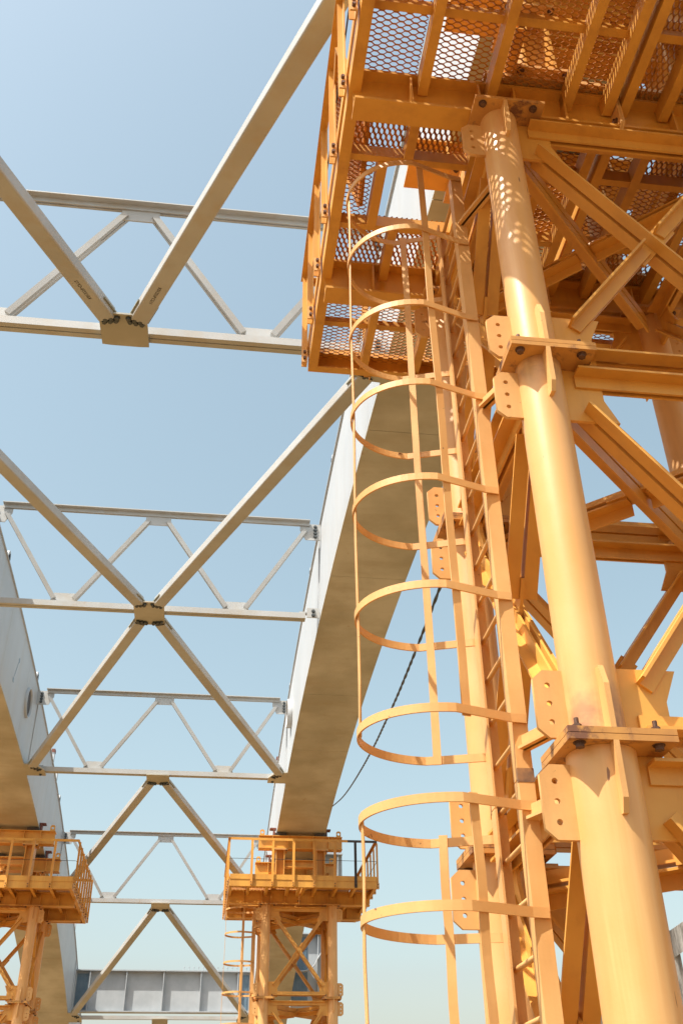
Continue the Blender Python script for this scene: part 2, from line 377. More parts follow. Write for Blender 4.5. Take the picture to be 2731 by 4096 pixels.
def make_frame(i):
    y = FY[i]; z0 = zb(y)+0.22; ztop = zb(y)+4.28; yt = y-0.55
    r = thing('cross_frame', FLAB[i], 'cross frame', (XC, y, z0), 'cross frames between the ribs')
    W = XR-XC-0.02; dz = ztop-z0; dy = yt-y; q = W/2
    Y = Vector((0, 1, 0)); tn = Vector((0, dy, dz)).normalized(); nn = Vector((1, 0, 0)).cross(tn)
    b = MB(); boxed(b, (-W+0.55, 0, 0), (W-0.55, 0, 0), Y, 0.29, 0.235); bc = ob('bottom_chord', b, MWB, r)
    full = i < 4
    if full: b = MB(); double_angle(b, (-W+0.45, dy, dz), (W-0.45, dy, dz), Y, (0, 0, 1), 0.2, 0.035, 0.04); ob('top_chord', b, MWB, r)
    for x0, x1 in () if not full else ((-W+0.62, -q-0.38), (-0.38, -q+0.38), (0.38, q-0.38), (W-0.62, q+0.38)):
        top = Vector((x0, dy*0.93, dz*0.93)); bot = Vector((x1, dy*0.06, dz*0.06))
        b = MB(); boxed(b, top, bot, nn, 0.22, 0.165); ob('diagonal', b, MWB, r)
    def gus(name, pts, yy, m=MWB, th=0.035):
        b = MB(); k = len(pts)
        b.extr([(px, pz) for px, pz in pts], (0, yy-th/2, 0), (0, yy+th/2, 0), (1, 0, 0), (0, 0, 1)); return ob(name, b, m, r)
    for cx in (-q, q) if full else (): gus('gusset_plate', [(cx-0.55, 0.1), (cx+0.55, 0.1), (cx+0.4, 0.52), (cx-0.4, 0.52)], 0)
    if full: gus('gusset_plate', [(-0.5, dz-0.5), (0.5, dz-0.5), (0.5, dz-0.02), (-0.5, dz-0.02)], dy)
    for s in (-1, 1):
        e = full and gus('end_plate', [(s*W, dz-0.75), (s*W, dz+0.02), (s*(W-0.85), dz+0.02), (s*(W-0.85), dz-0.3), (s*(W-0.62), dz-0.75)], dy+0.03, MWB)
        for k in range(4 if full else 0):
            ob('bolt', bolt_g, MBG, e, (s*(W-0.22), dy+0.0, dz-0.12-k*0.16), (math.pi/2, 0, 0))
        b = MB(); b.box(*sorted((s*W, s*(W-0.8))), -0.1, 0.1, 0.14, 0.2); b.box(*sorted((s*W, s*(W-0.5))), -0.24, -0.2, -0.12, 0.3)
        e = ob('end_plate', b, MWB, r)
        for k in range(2): ob('bolt', bolt_g, MBG, e, (s*(W-0.25), -0.245, -0.02+k*0.18), (math.pi/2, 0, 0))
    # big horizontal gusset under the middle of the bottom chord
    near, far = GUS[i]
    gz = -0.16
    pts = []
    y0, y1 = (-0.95 if near else -0.26), (0.85 if far else 0.26)
    sl = zs(y)
    g_ = MB(); prof = [(-0.58, y0+(0.12 if near else 0)), (-0.35, y0-0.02), (0.35, y0-0.02), (0.58, y0+(0.12 if near else 0)), (0.58, y1-(0.12 if far else 0)), (0.35, y1+0.02), (-0.35, y1+0.02), (-0.58, y1-(0.12 if far else 0))]
    vs_ = [(a, c, gz+sl*c) for a, c in prof]+[(a, c, gz-0.05+sl*c) for a, c in prof]; k = len(prof)
    g_.add(vs_, [tuple(range(k)), tuple(range(2*k-1, k-1, -1))]+[(j, (j+1) % k, k+(j+1) % k, k+j) for j in range(k)])
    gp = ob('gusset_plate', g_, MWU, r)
    for on, yy, dirn in ((near, y0, 1), (far, y1, -1)):
        if not on: continue
        for s in (-1, 1):
            # bare bolted contact patch and its bolts
            b = MB(); pr = [(s*0.08, yy+dirn*0.04), (s*0.14, yy+dirn*0.32), (s*0.52, yy+dirn*0.38), (s*0.54, yy+dirn*0.16)]
            b.add([(a, c, gz-0.053+sl*c) for a, c in pr]+[(a, c, gz-0.058+sl*c) for a, c in pr], [(0, 1, 2, 3), (7, 6, 5, 4)]+[(j, (j+1) % 4, 4+(j+1) % 4, 4+j) for j in range(4)])
            ob('faying_patch', b, MFS, gp)
            for a in range(3):
                for c in range(2):
                    bx = s*(0.17+a*0.14-c*0.03); by = yy+dirn*(0.22+a*0.035-c*0.11)
                    ob('bolt', bolt_g, MBG, gp, (bx, by, gz-0.058+sl*by), RDOWN)
    # node plates on the ribs, with bolts, where braces land on this frame
    for s in (-1, 1):
        if not NODE[i]: continue
        d = NODE[i]      # +1: plate reaches towards +y (braces from beyond), -1 towards viewer
        prof = [(s*(W+0.02), -0.25*d), (s*(W-0.95), -0.25*d), (s*(W-0.95), 0.35*d), (s*(W-0.6), 0.95*d), (s*(W+0.02), 1.0*d)]
        b = MB(); k = len(prof)
        b.add([(a, c, gz+sl*c) for a, c in prof]+[(a, c, gz-0.05+sl*c) for a, c in prof], [tuple(range(k)), tuple(range(2*k-1, k-1, -1))]+[(j, (j+1) % k, k+(j+1) % k, k+j) for j in range(k)])
        npl = ob('node_plate', b, MWU, r)
        for a in range(3):
            for c in range(2):
                by = d*(0.42+a*0.13+c*0.08); bx = s*(W-0.62+a*0.14-c*0.12)
                ob('bolt', bolt_g, MBG, npl, (bx, by, gz-0.052+sl*by), RDOWN)
        ob('bolt', bolt_g, MBG, npl, (s*(W-0.7), -0.08*d, gz-0.052), RDOWN)
    return r
GUS = [(True, False), (True, True), (False, True), (False, True), (False, True)]
NODE = [1, 0, -1, -1, -1]
for i in range(5): make_frame(i)

# ------------------------------------------------------------------ lateral braces: slotted square tubes
def make_brace(ca, ra, s, label, mark=None):
    """from centre gusset of frame at (y=ca[0]) towards rib node at y=ra ; s = side"""
    yc, dirn = ca; p0 = Vector((XC+s*0.40, yc+dirn*0.80, 0)); p1 = Vector(((XR if s > 0 else XL)-s*0.42, ra-dirn*0.78, 0))
    hz = 0.175
    p0.z = zb(p0.y)+0.12; p1.z = zb(p1.y)+0.12
    # follow the real chord between the two landing points
    d = (p1-p0).normalized(); sd = d.cross(Vector((0, 0, 1))).normalized(); uu = sd.cross(d)
    r = thing('lateral_brace', label, 'brace', p0, 'diagonal braces between the ribs')
    q0, q1 = Vector((0, 0, 0)), p1-p0; a, c, rr = 0.215, hz, 0.05
    prof = []
    for (cx, cy, a0) in ((a-rr, c-rr, 0), (-a+rr, c-rr, 90), (-a+rr, -c+rr, 180), (a-rr, -c+rr, 270)):
        for k in range(4): an = math.radians(a0+30*k); prof.append((cx+rr*math.cos(an), cy+rr*math.sin(an)))
    b = MB(); b.extr(prof, q0, q1, sd, uu, smooth=False); tb = ob('tube', b, MWB, r)
    for e, dd in ((q0, d), (q1, -d)):
        # slotted knife plates at both ends
        b = MB(); b.extr([(-0.262, -0.03), (0.262, -0.03), (0.262, 0.015), (-0.262, 0.015)], e-dd*0.12, e+dd*0.62, sd, uu); ob('end_slot_plate', b, MFS, r)
        b = MB(); b.extr([(-0.18, -0.15), (0.18, -0.15), (0.18, 0.15), (-0.18, 0.15)], e-dd*0.004, e-dd*0.001, sd, uu); ob('open_end_shade', b, MDK, tb)  # dark cap paints the shade of the hollow tube
    if mark:
        me = text_mesh('stencil_mark', mark, 0.115, True); o = ob('stencil_mark', me, MINK, r)
        pos = q0+d*1.2-uu*(c+0.003)
        X = d*(1 if s > 0 else -1); Z = -uu; Yv = Z.cross(X)
        o.matrix_local = Matrix.Translation(pos) @ Matrix((X, Yv, Z)).transposed().to_4x4()
    return r
sp_ = 16.12
BR = [((FY[0], -1), FY[0]-sp_+0.0, 'rising from the nearest cross frame towards the', 'K012276-CF1'),
      ((FY[1], -1), FY[0], 'running from the four-way gusset back up towards the', None),
      ((FY[1], 1), FY[2], 'running from the four-way gusset down to the', None),
      ((FY[2], 1), FY[3], 'ending behind the distant tower platform beside the', None),
      ((FY[3], 1), FY[4], 'crossing in front of the grey plate girder towards the', None),
      ((FY[4], 1), FY[4]+sp_, 'below the lowest cross frame, heading for the', None)]
for ca, ra, txt, mk in BR:
    for s in (-1, 1):
        make_brace(ca, ra, s, 'pale square tube brace %s %s rib' % (txt, 'right' if s > 0 else 'left'), mk and mk+('1' if s > 0 else '2'))

# ------------------------------------------------------------------ grey plate girder between the ribs, far end
def make_girder(x0, x1, y, za, zt, label, stiffs, splices, studs):
    r = thing('plate_girder', label, 'girder', ((x0+x1)/2, y, za), None); cx = (x0+x1)/2; L_ = (x1-x0)/2-0.03; H = zt-za
    b = MB(); b.box(-L_, L_, -0.03, 0.03, 0.08, H-0.08); ob('web', b, MG, r)
    b = MB(); b.box(-L_, L_, -0.45, 0.45, 0, 0.08); ob('bottom_flange', b, MG, r)
    b = MB(); b.box(-L_, L_, -0.45, 0.45, H-0.08, H); ob('top_flange', b, MG, r)
    for x in stiffs:
        b = MB(); b.box(x-cx-0.03, x-cx+0.03, -0.40, -0.03, 0.08, H-0.08); ob('stiffener', b, MG, r)
    nb = hexbolt(0.06, 0.06, 'bolt', False)
    for (xa, xb) in splices:
        b = MB(); b.box(xa-cx, xb-cx, -0.07, -0.031, 0.2, H-0.25); pl = ob('splice_plate', b, MGP, r)
        bb = MB()
        n = max(2, int((xb-xa)/0.2)); mrow = int((H-0.6)/0.16)
        for i in range(n):
            for j in range(mrow):
                px = xa-cx+(i+0.5)*(xb-xa)/n; pz = 0.28+(j+0.5)*(H-0.62)/mrow
                bb.cyl((px, -0.07, pz), (px, -0.12, pz), 0.05, seg=6)
        o = ob('splice_bolts', bb, MGP, pl); o['kind'] = 'stuff'
    for x in studs:
        b = MB(); b.cyl((x-cx, 0, H), (x-cx, 0, H+0.26), 0.025, seg=8); b.cyl((x-cx, 0, H+0.26), (x-cx, 0, H+0.31), 0.05, seg=8); ob('shear_stud', b, MG, r)
    return r
YG = 84.5
make_girder(XL-0.0, XR, YG, 10.93, 13.85, 'grey stiffened plate girder spanning between the ribs at the bottom of the picture',
            (-8.45, -5.71, -2.90, -0.07, 2.78), ((XL+0.12, XL+0.95), (XR-0.85, XR-0.12)), [-1.4+0.37*i for i in range(14)])
make_girder(XR+RW, 8.75, 67.0, 15.9, 18.2, 'grey girder stub with studs showing right of the distant tower frame',
            (8.4,), ((XR+RW+0.1, 7.4),), (7.0, 7.5, 8.0, 8.5))
gs = make_girder(XR+RW, 8.8, 80.0, 10.7, 15.8, 'tall grey girder stub seen through the distant tower X bracing',
            (8.5,), ((XR+RW+0.1, 7.75),), (7.4, 8.0, 8.6))
b = MB(); pts = []
for i in range(13):
    a = math.radians(-90+i*6); pts.append((-0.35+1.15*math.cos(a)*1.0, -0.5, 3.55+1.15*math.sin(a)))
pts = [(-1.1, -0.5, 2.4)]+pts+[(1.2, -0.5, 3.9)]
b.ribbon(pts, (0, 0.28, 0), 0.07); ob('curved_bracket', b, MW, gs)

# ------------------------------------------------------------------ yellow towers
SX, SY, H1, H2 = 3.656, 3.556, 4.609, 4.634
LEV = [0.0, -H1, -H1-H2, -H1-2*H2]
RP = [0.254, 0.254, 0.305, 0.305]
def lug():
    return cached('lug', lambda: plate_mesh('lug_plate', [(0, 0), (0.2, 0), (0.30, -0.09), (0.30, -0.57), (0.2, -0.66), (0, -0.66)], [(0.165, -0.15, 0.028), (0.165, -0.33, 0.028), (0.165, -0.51, 0.028)], 0.045))
bolt_y = hexbolt(0.042, 0.05, 'bolt'); nut_y = hexbolt(0.042, 0.045, 'nut', True, 0.06)
def make_tower(origin, label, base_z, scorched=False, group='yellow support towers'):
    ox, oy, oz = origin
    r = thing('support_tower', label, 'tower', (ox, oy, base_z), group)
    Z0 = oz-base_z            # cap level in root coordinates
    key = lambda *a: ('tw', round(Z0, 3) if 'abs' in a else 0)+a
    zb0 = base_z-oz           # local bottom below cap
    cols = {}
    for ci, (cx, cy) in enumerate(((0, 0), (SX, 0), (0, SY), (SX, SY))):
        sx = 1 if cx == 0 else -1; sy = 1 if cy == 0 else -1
        def pipes():
            b = MB(); zz = LEV[:3]+[zb0+0.08]
            b.cyl((0, 0, -0.0), (0, 0, LEV[1]+0.06), 0.254, seg=56, caps=False)
            b.cyl((0, 0, LEV[1]-0.06), (0, 0, LEV[2]+0.06), 0.262, seg=56, caps=False)
            b.cyl((0, 0, LEV[2]-0.06), (0, 0, zb0+0.08), 0.312, seg=56, caps=False)
            return b.mesh('column')
        me = pipes() if (scorched and ci == 0) else cached(key('pipe', round(zb0, 3)), pipes)
        c = ob('column', me, MYB if (scorched and ci == 0) else MYC, r, (cx, cy, Z0)); cols[ci] = c
        M_ = MY
        # cap plate, joint flanges (two plates each)
        for li, z in enumerate(LEV[:3]):
            tt = ((0.0, 0.06),) if li == 0 else ((-0.058, -0.003), (0.003, 0.058))
            for (za, zc) in tt:
                x0, x1 = sorted((-0.42*sx, 0.57*sx))
                fm = cached(('fl', x0, za), lambda: MB().box(x0, x1, -0.40, 0.40, za, zc).mesh('flange_plate'))
                ob('flange_plate', fm, MYF, c, (0, 0, z))
            for bx in (-0.30*sx, 0.42*sx):
                for by in (-0.31, 0.31):
                    ob('bolt', bolt_y, MBT, c, (bx, by, z-(0.0 if li == 0 else 0.058)), RDOWN)
                    if li: ob('nut', nut_y, MBT, c, (bx, by, z+0.058))
        def stf(name, zlo, zhi, dirv):
            k_ = ('stf', round(zlo, 2), round(zhi, 2), dirv, name)
            def mk():
                b = MB(); dv = Vector((dirv[0], dirv[1], 0)); pr = Vector((-dirv[1], dirv[0], 0))
                rin, rout = 0.24, 0.40
                if zhi > zlo and name == 'up': prof = [(rin, 0), (rout, 0), (rout, 0.42), (0.33, 0.62), (rin, 0.62)]
                else: prof = [(rin, 0), (rout, 0), (rout, -0.5), (0.35, -0.62), (rin, -0.62)]
                b.extr(prof, -pr*0.025, pr*0.025, dv, (0, 0, 1)); return b.mesh('stiffener')
            return cached(k_, mk)
        for li, z in enumerate(LEV[:3]):
            lo = 0 if li == 0 else -0.058
            for dv in ((0, -1), (0, 1)):
                ob('stiffener', stf('dn', 1, 0, dv), MYH, c, (0, 0, z+lo))
                if li: ob('stiffener', stf('up', 0, 1, dv), MYH, c, (0, 0, z+0.058))
            # outward lug plates with three holes, above and below each joint
            rad = RP[li+1] if li else 0.254
            rotl = (math.pi/2, 0, 0 if sx < 0 else math.pi)
            ob('lug_plate', lug(), MYH, c, (-sx*(0.30 if li == 2 else 0.25), 0, z-0.10-(0.058 if li else 0)), rotl)
            if li: ob('lug_plate', lug(), MYH, c, (-sx*0.25, 0, z+0.06+0.69), rotl)
            # bracing gussets in the two braced planes
            def gx():
                b = MB(); b.extr([(0.24, 0.0), (0.72, 0.0), (0.72, -0.42), (0.86, -0.74), (0.24, -0.74)], (0, -0.022, 0), (0, 0.022, 0), (1, 0, 0), (0, 0, 1)); return b.mesh('gusset_plate')
            gm = cached('gx', gx)
            for ang in ((0 if sx > 0 else math.pi), (math.pi/2 if sy > 0 else -math.pi/2)):
                ob('gusset_plate', gm, MY, c, (0, 0, z-(0.06 if li else 0.0)), (0, 0, ang))
                if li: ob('gusset_plate', gm, MY, c, (0, 0, z+0.06), (math.pi, 0, ang))
    # base plates
    for ci, (cx, cy) in enumerate(((0, 0), (SX, 0), (0, SY), (SX, SY))):
        ob('base_plate', cached('bp', lambda: MB().box(-0.6, 0.6, -0.6, 0.6, 0.0, 0.08).mesh('base_plate')), MYH, cols[ci], (0, 0, -Z0))
    X, Y, Z = Vector((1, 0, 0)), Vector((0, 1, 0)), Vector((0, 0, 1))
    def tie(key_, p0, p1, nrm, side, name='horizontal_tie', leg=0.19):
        me = cached(('tie', round(Z0, 2))+key_, lambda: double_angle(MB(), p0, p1, nrm, side, leg).mesh(name)); ob(name, me, MY, r)
    for li in range(3):
        zt = Z0+LEV[li]-(0.06 if li else 0.02)-0.17
        zl = (Z0+LEV[li+1]+0.23) if li < 2 else max(Z0+LEV[3], 0.3)+0.23
        g0, g1 = 0.40, 0.40
        for yy, tg in ((0, 'f'), (SY, 'b')):
            tie(('x', li, tg, 't'), (g0, yy, zt), (SX-g0, yy, zt), Y, Z)
            tie(('x', li, tg, 'b'), (g0, yy, zl), (SX-g0, yy, zl), Y, -Z)
            a, bq = Vector((0.52, yy, zt-0.38)), Vector((SX-0.52, yy, zl+0.38)); c0, c1 = Vector((0.52, yy, zl+0.38)), Vector((SX-0.52, yy, zt-0.38))
            tie(('dx', li, tg, 1), a, bq, Y, (-1, 0, -1), 'diagonal_brace', 0.17)
            mid = (c0+c1)/2; dd = (c1-c0).normalized()
            tie(('dx', li, tg, 2), c0, mid-dd*0.2, Y, (-1, 0, 1), 'diagonal_brace', 0.17)
            tie(('dx', li, tg, 3), mid+dd*0.2, c1, Y, (-1, 0, 1), 'diagonal_brace', 0.17)
            me = cached(('mg', li, tg, round(Z0, 2)), lambda: MB().extr([(-0.45, -0.13), (0.45, -0.13), (0.45, 0.13), (-0.45, 0.13)], mid-Y*0.02, mid+Y*0.02, dd, dd.cross(Y)).mesh('gusset_plate')); ob('gusset_plate', me, MY, r)
        for xx, tg in ((0, 'l'), (SX, 'r')):
            tie(('y', li, tg, 't'), (xx, g0, zt), (xx, SY-g0, zt), X, Z)
            tie(('y', li, tg, 'b'), (xx, g0, zl), (xx, SY-g0, zl), X, -Z)
            a, bq = Vector((xx, 0.52, zt-0.38)), Vector((xx, SY-0.52, zl+0.38)); c0, c1 = Vector((xx, 0.52, zl+0.38)), Vector((xx, SY-0.52, zt-0.38))
            mid = (a+bq)/2; dd = (bq-a).normalized()
            tie(('dy', li, tg, 1), a, mid-dd*0.2, X, (0, -1, -1), 'diagonal_brace', 0.17)
            tie(('dy', li, tg, 2), mid+dd*0.2, bq, X, (0, -1, -1), 'diagonal_brace', 0.17)
            tie(('dy', li, tg, 3), c0, c1, X, (0, 1, 1), 'diagonal_brace', 0.17)
            me = cached(('mgy', li, tg, round(Z0, 2)), lambda: MB().extr([(-0.45, -0.13), (0.45, -0.13), (0.45, 0.13), (-0.45, 0.13)], mid-X*0.02, mid+X*0.02, dd, dd.cross(X)).mesh('gusset_plate')); ob('gusset_plate', me, MY, r)
        # plan bracing just under each joint
        zp = zt-0.22
        a, bq = Vector((0.35, 0.35, zp)), Vector((SX-0.35, SY-0.35, zp)); c0, c1 = Vector((0.35, SY-0.35, zp)), Vector((SX-0.35, 0.35, zp))
        mid = (a+bq)/2; dd = (c1-c0).normalized()
        tie(('p', li, 1), a, bq, Z, (1, -1, 0), 'plan_brace')
        tie(('p', li, 2), c0, mid-dd*0.13, Z, (1, 1, 0), 'plan_brace')
        me = cached(('pg', li, round(Z0, 2)), lambda: MB().extr([(-0.4, -0.13), (0.4, -0.13), (0.4, 0.13), (-0.4, 0.13)], mid-Z*0.02, mid+Z*0.02, dd, dd.cross(Z)).mesh('gusset_plate')); ob('gusset_plate', me, MY, r)
        tie(('p', li, 3), mid+dd*0.13, c1, Z, (1, 1, 0), 'plan_brace')
    return r

PX0, PX1, PY0, PY1 = -2.13, SX+2.13, -2.38, SY+2.38
JX = [-1.143, -0.15, 0.985, 1.60, 1.84, 2.46, 3.58, 4.58]
def make_platform(origin, label, near=False, burnt=False):
    r = thing('work_platform', label, 'platform', origin, 'yellow work platforms')
    X, Y, Z = Vector((1, 0, 0)), Vector((0, 1, 0)), Vector((0, 0, 1))
    mid = 1.79
    def P(key_, name, fn, m=MYP, parent=r, loc=(0, 0, 0), rot=None):
        me = cached(('pl', key_), lambda: fn().mesh(name)); return ob(name, me, m, parent, loc, rot)
    # transverse beams, each in two halves bolted at mid span
    for yy in (0.03, SY+0.03):
        for s in (0, 1):
            xa, xb = (PX0+0.06, mid-0.032) if s == 0 else (mid+0.032, PX1-0.06)
            bm_ = P(('beam', s, yy), 'transverse_beam', lambda: ibeam(MB(), (xa, yy, 0.062), (xb, yy, 0.062), Z, Y, 0.72, 0.36))
            xs = (-1.25, -0.26, 0.26, 1.0) if s == 0 else (SX-1.0, SX-0.26, SX+0.26, SX+1.25)
            for x in xs:
                for sd in (-1, 1):
                    P(('bst', x, yy, sd), 'web_stiffener', lambda: MB().box(x-0.015, x+0.015, *sorted((yy+sd*0.021, yy+sd*0.17)), 0.115, 0.73), MYP, bm_)
            P(('ep', s, yy), 'end_plate', lambda: MB().extr([(-0.24, 0.1), (-0.12, 0.02), (0.12, 0.02), (0.24, 0.1), (0.24, 0.77), (-0.24, 0.77)], (xb if s == 0 else mid+0.002, yy, 0), (mid-0.002 if s == 0 else xa, yy, 0), Y, Z), MYH, bm_)
        for by in (-0.12, 0.12):
            for bz in (0.25, 0.6):
                ob('bolt', bolt_y, MBT, bm_, (mid-0.032, yy+by, bz), (0, -math.pi/2, 0)); ob('bolt', bolt_y, MBT, bm_, (mid+0.032, yy+by, bz), (0, math.pi/2, 0))
    spans = ((PY0+0.05, -0.02), (0.09, SY-0.02), (SY+0.09, PY1-0.05))
    HX0, HX1, HY0, HY1 = -1.52, -0.10, 1.16, 2.40     # ladder hatch
    for x in JX:
        fl = X if x < mid else -X
        for si, (ya, yb) in enumerate(spans):
            if si == 1 and x == JX[0]:
                for k, (y0, y1) in enumerate(((ya, HY0-0.05), (HY1+0.05, yb))):
                    P(('j', x, si, k), 'joist', lambda: channel(MB(), (x, y0, 0.48), (x, y1, 0.48), Z, X, 0.29, 0.142))
                continue
            P(('j', x, si), 'joist', lambda: channel(MB(), (x, ya, 0.48), (x, yb, 0.48), Z, X, 0.29, 0.142))
    P(('hj',), 'joist', lambda: channel(MB(), (HX0, HY0, 0.48), (HX0, HY1, 0.48), Z, X, 0.29, 0.15))
    for y in (-1.22, SY+1.22):
        P(('pur', y), 'purlin', lambda: angle_bar(angle_bar(MB(), (PX0, y, 0.66), (mid-0.1, y, 0.66), Y, Z, 0.12, 0.02), (mid+0.1, y, 0.66), (PX1, y, 0.66), Y, Z, 0.12, 0.02))
    for y in (HY0-0.09, HY1-0.02):
        P(('pur', y), 'purlin', lambda: channel(channel(MB(), (PX0, y, 0.5), (mid-0.12, y, 0.5), Z, Y, 0.24, 0.11), (mid+0.12, y, 0.5), (PX1, y, 0.5), Z, Y, 0.24, 0.11))
    # edge channels and toe boards
    P('el', 'edge_channel', lambda: channel(MB(), (PX0, PY0, 0.44), (PX0, PY1, 0.44), Z, X, 0.38, 0.17))
    P('er', 'edge_channel', lambda: channel(MB(), (PX1, PY0, 0.44), (PX1, PY1, 0.44), Z, -X, 0.38, 0.17))
    P('ef', 'edge_channel', lambda: channel(MB(), (PX0+0.003, PY0-0.003, 0.443), (PX1-0.003, PY0-0.003, 0.443), Z, Y, 0.37, 0.16))
    P('eb', 'edge_channel', lambda: channel(MB(), (PX0+0.003, PY1+0.003, 0.443), (PX1-0.003, PY1+0.003, 0.443), Z, -Y, 0.37, 0.16))
    P('tl', 'toe_board', lambda: MB().box(PX0-0.03, PX0-0.005, PY0, PY1, 0.80, 1.06)); P('tr', 'toe_board', lambda: MB().box(PX1+0.005, PX1+0.03, PY0, PY1, 0.80, 1.06))
    P('tf', 'toe_board', lambda: MB().box(PX0+0.02, PX1-0.02, PY0-0.03, PY0-0.006, 0.80, 1.06)); P('tb', 'toe_board', lambda: MB().box(PX0+0.02, PX1-0.02, PY1+0.006, PY1+0.03, 0.80, 1.06))
    # expanded metal floor, one panel per bay
    xs = [PX0+0.02, JX[0], JX[1], JX[2], mid-0.1, mid+0.1, JX[5], JX[6], JX[7], PX1-0.02]
    zg = 0.80
    rows = [(PY0+0.02, -1.2), (-1.18, 0.0), (0.06, HY0-0.04), (HY0-0.02, HY1), (HY1+0.02, SY), (SY+0.06, SY+1.22), (SY+1.24, PY1-0.02)]
    for ri, (y0, y1) in enumerate(rows):
        for xi in range(len(xs)-1):
            if xi == 4: continue
            x0, x1 = xs[xi]+0.012, xs[xi+1]-0.012
            if ri == 3:
                if xi == 0: x1 = HX0-0.01
                if xi == 1: continue
            ax = not (ri in (2, 4) and xi in (0, 1, 2, 6, 7, 8) or (ri in (0, 1) and xi == 5))
            P(('gr', ri, xi), 'grating_panel', lambda: grating(x0, x1, y0, y1, zg, ax), MYG)
    # railing: posts with a two-bolt foot, angle top rail, mid wire
    hz0, hz1 = 0.46, 2.90
    def post_x(sg):   # posts on left/right edge, wide face to y
        def f():
            b = MB(); b.extr([(0, -0.065), (0.02, -0.065), (0.02, 0.045), (0.10, 0.045), (0.10, 0.065), (0, 0.065)], (0, 0, hz0), (0, 0, hz1), (sg, 0, 0), (0, 1, 0)); return b
        return f
    def post_y(sg):
        def f():
            b = MB(); b.extr([(0, -0.065), (0.02, -0.065), (0.02, 0.045), (0.10, 0.045), (0.10, 0.065), (0, 0.065)], (0, 0, hz0), (0, 0, hz1), (0, sg, 0), (1, 0, 0)); return b
        return f
    sb = cached('smallbolt', lambda: hexbolt(0.028, 0.05, 'bolt', False))
    ny = 8
    for k in range(ny):
        y = PY1-0.16-k*(PY1-PY0-0.32)/(ny-1)
        for x, sg in ((PX0-0.035, -1), (PX1+0.035, 1)):
            dark = (not near) and sg > 0 and k in (2,)
            p = ob('railing_post', cached(('pp', sg), lambda: post_x(sg)().mesh('railing_post')), MY, r, (x, y, 0))
            fp = ob('foot_plate', cached(('fp', sg), lambda: MB().box(*sorted((0.0, sg*0.105)), -0.095, -0.067, 0.45, 0.76).mesh('foot_plate')), MYH, p)
            for bz in (0.53, 0.68):
                ob('bolt', sb, MBT, fp, (sg*0.055, -0.095, bz), (math.pi/2, 0, 0))
    nx = 8
    for k in range(1, nx-1):
        x = PX0+0.03+k*(PX1-PX0-0.06)/(nx-1)
        for y, sg in ((PY0-0.035, -1), (PY1+0.035, 1)):
            dark = burnt and sg < 0 and k == nx-2
            me = cached(('pq', sg, dark), lambda: post_y(sg)().mesh('railing_post'))
            p = ob('railing_post', me, MDK if dark else MY, r, (x, y, 0))
            if sg < 0:
                for bz in (0.52, 0.65): ob('bolt', sb, MBT, p, (0.0, -0.022, bz), (math.pi/2, 0, 0))
    for nm, p0, p1, a, c in (('l', (PX0-0.03, PY0-0.06, 2.97), (PX0-0.03, PY1+0.06, 2.97), -X, -Z), ('r', (PX1+0.06, PY0-0.06, 2.97), (PX1+0.06, PY1+0.06, 2.97), -X, -Z),
                             ('f', (PX0-0.05, PY0-0.06, 2.973), (PX1+0.05, PY0-0.06, 2.973), Y, -Z), ('b', (PX0-0.05, PY1+0.06, 2.973), (PX1+0.05, PY1+0.06, 2.973), -Y, -Z)):
        if nm == 'f' and burnt:
            P('rail_f1', 'top_rail', lambda: angle_bar(MB(), p0, (PX0+6.35, p0[1], p0[2]), a, c, 0.13, 0.02)); P('rail_f2', 'top_rail', lambda: angle_bar(MB(), (PX0+6.352, p0[1], p0[2]), p1, a, c, 0.13, 0.02), MDK)
        else: P(('rail', nm), 'top_rail', lambda: angle_bar(MB(), p0, p1, a, c, 0.13, 0.02))
    for nm, p0, p1 in (('l', (PX0-0.03, PY0, 1.86), (PX0-0.03, PY1, 1.86)), ('r', (PX1+0.03, PY0, 1.86), (PX1+0.03, PY1, 1.86)), ('f', (PX0, PY0-0.03, 1.862), (PX1, PY0-0.03, 1.862))):
        P(('wire', nm), 'guard_wire', lambda: MB().cyl(p0, p1, 0.013, seg=6), MDK)
    return r

